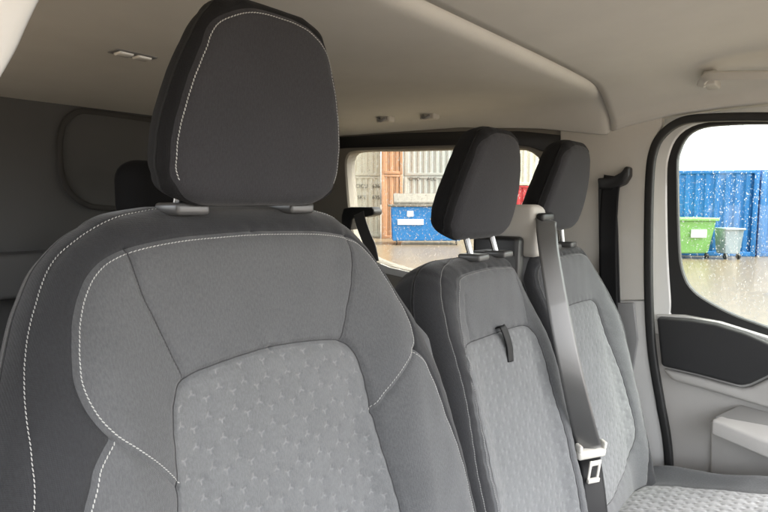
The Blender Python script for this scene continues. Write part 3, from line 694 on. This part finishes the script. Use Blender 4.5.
# belt outlet housing on top of the backrest
hb_ = empty('belt_outlet', (1.115, .56, 1.5), 'beige belt outlet housing with a black slot, between the two passenger headrests', 'belt outlet')
bm = bmesh.new(); box(bm, (1.104, .505, 1.485), (1.176, .60, 1.598), .012)
for v in bm.verts:
    if v.co.z > 1.55: v.co.y += (v.co.z-1.55)*.25
fromfaces('housing', bm, M['pillar'], hb_)
bm = bmesh.new(); box(bm, (1.066, .53, 1.40), (1.102, .64, 1.53), .010); fromfaces('side_cover', bm, M['blackp'], hb_)
bm = bmesh.new(); box(bm, (1.110, .494, 1.562), (1.168, .512, 1.580), .006); fromfaces('slot_bezel', bm, M['blackp'], hb_)
mb = empty('middle_seat_belt', (1.1, .45, 1.1), 'grey lap and shoulder belt with a pale tongue hanging between the two passenger backrests', 'seat belt')
tp = px(590, 450, Y=.375)
ribbon('webbing', [px(545, 218, Y=.503), px(546.5, 224, Y=.490), px(549, 250, Y=.462), px(559, 310, Y=.425), px(571, 370, Y=.395), px(581, 415, Y=.380), tp], .047, [(.94, -.34, 0), (.62, -.78, 0)], M['belt'], mb)
ribbon('lap_webbing', [tp+(0, .004, .0), px(592, 470, Y=.373), px(597, 512, Y=.352), px(603, 580, Y=.325)], .052, (.86, -.5, 0), M['beltd'], mb)
E_ = Vector((.86, -.5, 0)).normalized(); U_ = (Vector(px(592, 470, Y=.375))-Vector(tp)).normalized()*-1; N_ = E_.cross(U_); U_ = N_.cross(E_)
Mt = Matrix(((E_.x, U_.x, N_.x, tp[0]), (E_.y, U_.y, N_.y, tp[1]), (E_.z, U_.z, N_.z, tp[2]), (0, 0, 0, 1)))
bm = bmesh.new(); box(bm, (-.034, -.015, -.010), (.034, .004, .012), .006, Mt); box(bm, (-.034, .002, -.008), (-.026, .018, .010), .003, Mt); box(bm, (.026, .002, -.008), (.034, .018, .010), .003, Mt)
tg = fromfaces('tongue_grip', bm, M['tongue'], mb)
bm = bmesh.new()
def q2(a, b, c=0.004): return Mt @ Vector((a, b, c))
for lo, hi in (((-.014, -.058, .019), (-.008, -.012, .022)), ((.008, -.058, .019), (.014, -.012, .022)), ((-.014, -.062, .019), (.014, -.053, .026)), ((-.014, -.024, .0195), (.014, -.012, .0215))): box(bm, lo, hi, .001, Mt)
fromfaces('tongue_plate', bm, M['tongue'], tg)

# ------------------------------------------------------------------ small fittings
gh = empty('grab_handle', tuple(px(740, 80, X=1.50)), 'beige grab handle on the headliner above the passenger window', 'grab handle')
pth = [px(702, 84, X=1.45), px(704, 79, X=1.43), px(710, 76, X=1.415), px(725, 75.5, X=1.41), px(768, 75, X=1.41), px(860, 74, X=1.41), px(905, 75, X=1.42), px(915, 82, X=1.45)]
sweep('grip', smoothline(pth, 8), rrect(.0095, .0075, .004), M['pillar'], gh, up=(1, 0, .3))
for a_ in (712, 905):
    c = px(a_, 83, X=1.47); bm = bmesh.new(); box(bm, (c[0]-.035, c[1]-.013, c[2]-.010), (c[0]+.03, c[1]+.013, c[2]+.022), .0035); fromfaces('mount', bm, M['pillar'], gh)
dl = empty('dome_light', tuple(px(132, 54, Z=1.897)), 'small chrome and clear dome light on the rear headliner, switched off', 'dome light')
c = px(133, 54, Z=1.880); ex = px(154, 58.5, Z=1.880)-px(113, 49.5, Z=1.880); L = np.linalg.norm(ex); ex = Vector(ex/L); ey = Vector((0, 0, 1)).cross(ex); 
Mt2 = Matrix(((ex.x, ey.x, 0, c[0]), (ex.y, ey.y, 0, c[1]), (0, 0, 1, c[2]), (0, 0, 0, 1)))
bm = bmesh.new(); box(bm, (-L/2, -.020, -.003), (L/2, .020, .008), .003, Mt2); fromfaces('bezel', bm, M['satin'], dl)
for k in (-1, 1):
    bm = bmesh.new(); box(bm, (k*L*.22-L*.17, -.013, -.007), (k*L*.22+L*.17, .013, 0), .003, Mt2); fromfaces('lens', bm, M['dome'], dl)
for a, b, lab in ((383, 119, 'left of the two small coat hooks above the rear side window'), (427, 116, 'right of the two small coat hooks above the rear side window')):
    c = px(a, b, Z=1.872); t = empty('coat_hook', tuple(c), lab, 'coat hook', 'coat hooks on the headliner')
    bm = bmesh.new(); box(bm, (c[0]-.004, c[1]-.028, c[2]-.010), (c[0]+.03, c[1]+.028, c[2]+.012), .006); fromfaces('base', bm, M['pillar'], t)
    sweep('hook', smoothline([c+(-.002, .012, .004), c+(-.014, .008, -.004), c+(-.016, -.006, -.008), c+(-.010, -.018, 0)], 5), circ(.0045, 8), M['satin'], t)
# rear belt anchorage seen against the rear side window
rb = empty('rear_belt_anchor', tuple(px(360, 222, X=1.50)), 'black belt anchor with a short strap in front of the rear side window', 'belt anchor')
bm = bmesh.new(); prism(bm, [tuple(px(a, b, X=1.50)) for a, b in ((341, 216), (343, 208.5), (350, 207), (371, 207), (374, 211), (373, 215), (366, 217), (352, 218), (350, 230), (341, 228))], (.05, 0, 0), .006); fromfaces('guide', bm, M['blackp'], rb)
ribbon('strap', [px(359, 213, X=1.495), px(361, 222, X=1.492), px(366, 236, X=1.49), px(371, 248, X=1.49), px(374, 262, X=1.49)], .05, (0, 1, 0), M['belt'], rb)
# second-row seat back, dark, behind the driver's headrest
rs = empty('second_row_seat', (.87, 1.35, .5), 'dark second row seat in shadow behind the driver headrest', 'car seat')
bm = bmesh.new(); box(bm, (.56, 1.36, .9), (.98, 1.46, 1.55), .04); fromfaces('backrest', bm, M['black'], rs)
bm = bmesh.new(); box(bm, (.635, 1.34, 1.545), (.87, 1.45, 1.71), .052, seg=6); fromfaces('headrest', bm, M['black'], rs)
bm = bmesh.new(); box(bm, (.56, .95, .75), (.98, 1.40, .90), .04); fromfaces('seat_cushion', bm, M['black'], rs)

# ------------------------------------------------------------------ outside
def simple(name, col, rough=.8, **k): return mat(name, col, rough, **k)
M['yard'] = mat('wet_sandy_concrete', (.165, .125, .078), .30, var=.35)
M['cblue'] = mat('blue_container_paint', (.012, .16, .44), .55, var=.10)
M['corange'] = mat('orange_container_paint', (.42, .22, .12), .6, var=.12)
M['cgrey'] = mat('grey_container_paint', (.36, .385, .37), .6, var=.10)
M['ccream'] = mat('cream_container_paint', (.60, .58, .48), .6, var=.10)
M['cred'] = mat('red_container_paint', (.42, .03, .035), .6, var=.10)
M['green'] = mat('green_bin_paint', (.20, .42, .12), .5, var=.1)
M['wbin'] = mat('grey_wheelie_plastic', (.26, .32, .36), .5)
M['net'] = simple('grey_cover_net', (.17, .16, .14), .8, var=.3)
M['mark'] = mat('black_marking', (.03, .03, .03), .7)
M['wmark'] = mat('white_marking', (.8, .8, .8), .6)
bm = bmesh.new(); 
vs = [bm.verts.new(p) for p in ((-600, -600, 0), (600, -600, 0), (600, 600, 0), (-600, 600, 0))]; bm.faces.new(vs)
o = fromfaces('yard_ground', bm, M['yard'], None, False); o['kind'] = 'structure'
def gpt(x, y=None, depth=None):
    """ground point under pixel column x at camera depth"""
    d = cF+cR*(x-384)/FPX; d = d/np.dot(d, cF); p = CAM+d*depth; return np.array([p[0], p[1], 0])
def corr(name, p0, p1, z0, z1, m, label, cat, group, depth_=2.4, pitch=.28, parent=None):
    """shipping container whose long ribbed side runs p0-p1"""
    p0 = Vector((p0[0], p0[1], 0)); p1 = Vector((p1[0], p1[1], 0)); L = (p1-p0).length; ex = (p1-p0).normalized(); back = Vector((-ex.y, ex.x, 0))
    if back.dot(Vector((cF[0], cF[1], 0))) < 0: back = -back
    t = empty(name, p0+Vector((0, 0, z0)), label, cat, group)
    pts = []; s_ = .12
    while s_ < L-.12:
        for f, dd in ((0, .0), (.30, .0), (.42, .036), (.80, .036), (.95, 0)):
            a = s_+f*pitch
            if a < L-.12: pts.append((a, dd))
        s_ += pitch
    bm = bmesh.new(); rows = []
    for a, dd in pts:
        q = p0+ex*a+back*(dd+.012); rows.append((bm.verts.new(q+Vector((0, 0, z0+.10))), bm.verts.new(q+Vector((0, 0, z1-.08)))))
    for (a, b), (c_, d_) in zip(rows[:-1], rows[1:]): bm.faces.new((a, c_, d_, b))
    fromfaces('ribbed_side', bm, m, t, True, 20)
    M4 = Matrix(((ex.x, back.x, 0, p0.x), (ex.y, back.y, 0, p0.y), (0, 0, 1, 0), (0, 0, 0, 1)))
    bm = bmesh.new()
    box(bm, (0, 0, z0), (.14, .14, z1), .01, M4); box(bm, (L-.14, 0, z0), (L, .14, z1), .01, M4)
    box(bm, (.13, -.004, z1-.10), (L-.13, .10, z1-.002), .01, M4); box(bm, (.13, -.004, z0+.002), (L-.13, .10, z0+.14), .01, M4)
    fromfaces('corner_frame', bm, m, t)
    bm = bmesh.new(); box(bm, (.03, .10, z0+.03), (L-.03, depth_, z1-.03), .02, M4); fromfaces('shell', bm, m, t)
    return t, M4
def text(body, size, M4, m, parent, name='lettering'):
    cu = bpy.data.curves.new(name, 'FONT'); cu.body = body; cu.size = size; cu.extrude = .004; cu.align_x = 'CENTER'; cu.align_y = 'CENTER'
    o = bpy.data.objects.new(name, cu); S.collection.objects.link(o); dg = bpy.context.evaluated_depsgraph_get()
    me = bpy.data.meshes.new_from_object(o.evaluated_get(dg)); bpy.data.objects.remove(o); me.transform(M4); me.materials.clear(); me.materials.append(m)
    ob_ = bpy.data.objects.new(name, me); S.collection.objects.link(ob_); return par(ob_, parent)
def face(M4, x, y, z):      # frame of a sign on the long side: local x to the right as seen, z out to the camera
    ex = Vector(M4.col[0][:3]); bk2 = Vector(M4.col[1][:3]); p = M4 @ Vector((x, y, z))
    zc = -bk2; xc = Vector((0, 0, 1)).cross(zc); return Matrix(((xc.x, 0, zc.x, p.x), (xc.y, 0, zc.y, p.y), (xc.z, 1, zc.z, p.z), (0, 0, 0, 1)))
# blue containers beyond the passenger window
a = gpt(640, depth=17.4); b = gpt(755, depth=16.8); c = gpt(757, depth=16.8); d = gpt(930, depth=16.0)
corr('shipping_container', a, b, 0, 2.6, M['cblue'], 'blue ribbed shipping container behind the green bin', 'shipping container', 'shipping containers in the yard')
corr('shipping_container', c, d, 0, 2.6, M['cblue'], 'blue ribbed shipping container at the right edge, right of the green bin', 'shipping container', 'shipping containers in the yard')
# green bin
def tbin(name, x0, x1, depth, h, dep, m, label, cat, lidm=None, wheels=True, flare=.10):
    p0, p1 = gpt(x0, depth=depth), gpt(x1, depth=depth); ex = Vector(p1-p0); L = ex.length; ex.normalize(); bk2 = Vector((-ex.y, ex.x, 0))
    if bk2.dot(Vector((cF[0], cF[1], 0))) < 0: bk2 = -bk2
    M4 = Matrix(((ex.x, bk2.x, 0, p0[0]), (ex.y, bk2.y, 0, p0[1]), (0, 0, 1, 0), (0, 0, 0, 1)))
    t = empty(name, tuple(p0), label, cat); bm = bmesh.new(); f = flare*L
    V = [(f, f, .16), (L-f, f, .16), (L-f, dep-f, .16), (f, dep-f, .16), (0, 0, h), (L, 0, h), (L, dep, h), (0, dep, h)]
    vs = [bm.verts.new(M4 @ Vector(v)) for v in V]
    for q in ((0, 1, 5, 4), (1, 2, 6, 5), (2, 3, 7, 6), (3, 0, 4, 7), (3, 2, 1, 0), (4, 5, 6, 7)): bm.faces.new([vs[i] for i in q])
    bmesh.ops.bevel(bm, geom=bm.edges[:], offset=.03*min(1, L), segments=2, affect='EDGES'); fromfaces('tub', bm, m, t)
    bm = bmesh.new(); box(bm, (-.04*L, -.05, h-.02), (L*1.04, dep+.03, h+.07*min(1, L)), .02, M4); fromfaces('lid', bm, lidm or m, t)
    if wheels:
        for wx in (f+.06*L, L-f-.06*L):
            bm = bmesh.new(); bmesh.ops.create_cone(bm, cap_ends=True, segments=16, radius1=.085, radius2=.085, depth=.05, matrix=M4 @ Matrix.Translation((wx, .08, .087)) @ Matrix.Rotation(math.pi/2, 4, 'Y')); fromfaces('wheel', bm, M['rubber'], t)
    return t, M4, L
t, M4, L = tbin('wheeled_waste_bin', 672, 715, 16.0, 1.12, 1.0, M['green'], 'green four wheeled waste bin with a white label, seen through the passenger window', 'waste bin')
bm = bmesh.new(); box(bm, (.42*L, -.004, .62), (.78*L, .03, .86), .01, M4); fromfaces('label_plate', bm, M['wmark'], t)
tbin('wheelie_bin', 724, 743, 15.9, .86, .55, M['wbin'], 'pale grey blue wheelie bin beside the green bin', 'waste bin')
# containers beyond the rear side window
ct = lambda x0, x1, dp_, z0, z1, m, lab, n=.28: corr('shipping_container', gpt(x0, depth=dp_), gpt(x1, depth=dp_), z0, z1, m, lab, 'shipping container', 'shipping containers in the yard', pitch=n)
c1, F1 = ct(300, 380.5, 27, 0, 2.9, M['ccream'], 'cream container with black markings at the left of the rear window')
ct(300, 380.5, 27, 2.92, 5.8, M['ccream'], 'cream container stacked on the marked cream container')
ct(381.5, 402.5, 25.5, 0, 2.9, M['corange'], 'narrow end of an orange container, lower of the two orange ones')
ct(381.5, 402.5, 25.5, 2.92, 5.8, M['corange'], 'narrow end of an orange container, upper of the two orange ones')
c2, F2 = ct(404, 505, 27, 0, 2.9, M['cgrey'], 'grey container behind the blue skip')
ct(404, 505, 27, 2.92, 5.8, M['cgrey'], 'pale grey container stacked above the one behind the blue skip')
ct(508, 640, 27, 0, 2.45, M['cred'], 'red container between the two passenger headrests')
ct(508, 640, 27, 2.47, 5.8, M['ccream'], 'cream container stacked on the red container')
def onside(x, y, dp_): 
    g = gpt(x, depth=dp_); k = (204.0-y)/FPX; return Vector((g[0], g[1], 1.6+dp_*k))
zc = -Vector((cF[0], cF[1], 0)).normalized(); xc = Vector((0, 0, 1)).cross(zc)
for x, y, s_, par_ in ((362, 187, 'CICU', c1), (376, 187, '636', c1), (362, 198, 'SKT', c1), (376, 198, '635', c1), (414, 180, 'CHO', c2), (431, 180, 'ALC', c2)):
    p = onside(x, y, 26.9); text(s_, .25, Matrix(((xc.x, 0, zc.x, p.x), (xc.y, 0, zc.y, p.y), (0, 1, 0, p.z), (0, 0, 0, 1))), M['mark'], par_)
# blue skip
t, M4, L = tbin('blue_skip', 391, 462, 21.5, 1.50, 1.6, M['cblue'], 'blue waste skip with white lettering and a grey cover, seen through the rear window', 'skip', lidm=M['net'], flare=.02)
bm = bmesh.new(); pts = [M4 @ Vector(v) for v in ((.1, .1, 1.56), (L-.1, .1, 1.56), (L-.1, 1.5, 1.9), (.1, 1.5, 1.9))]
prism(bm, pts, (0, 0, .12), .04); fromfaces('cover', bm, M['net'], t)
bm = bmesh.new(); box(bm, (.25, -.01, .78), (1.25, .03, 1.0), .01, M4); box(bm, (.62, -.01, 1.10), (.86, .03, 1.32), .01, M4); box(bm, (1.55, -.01, 1.0), (2.05, .03, 1.2), .01, M4); fromfaces('white_marking', bm, M['wmark'], t)
# nothing is built outside on the driver's side
# ------------------------------------------------------------------ done
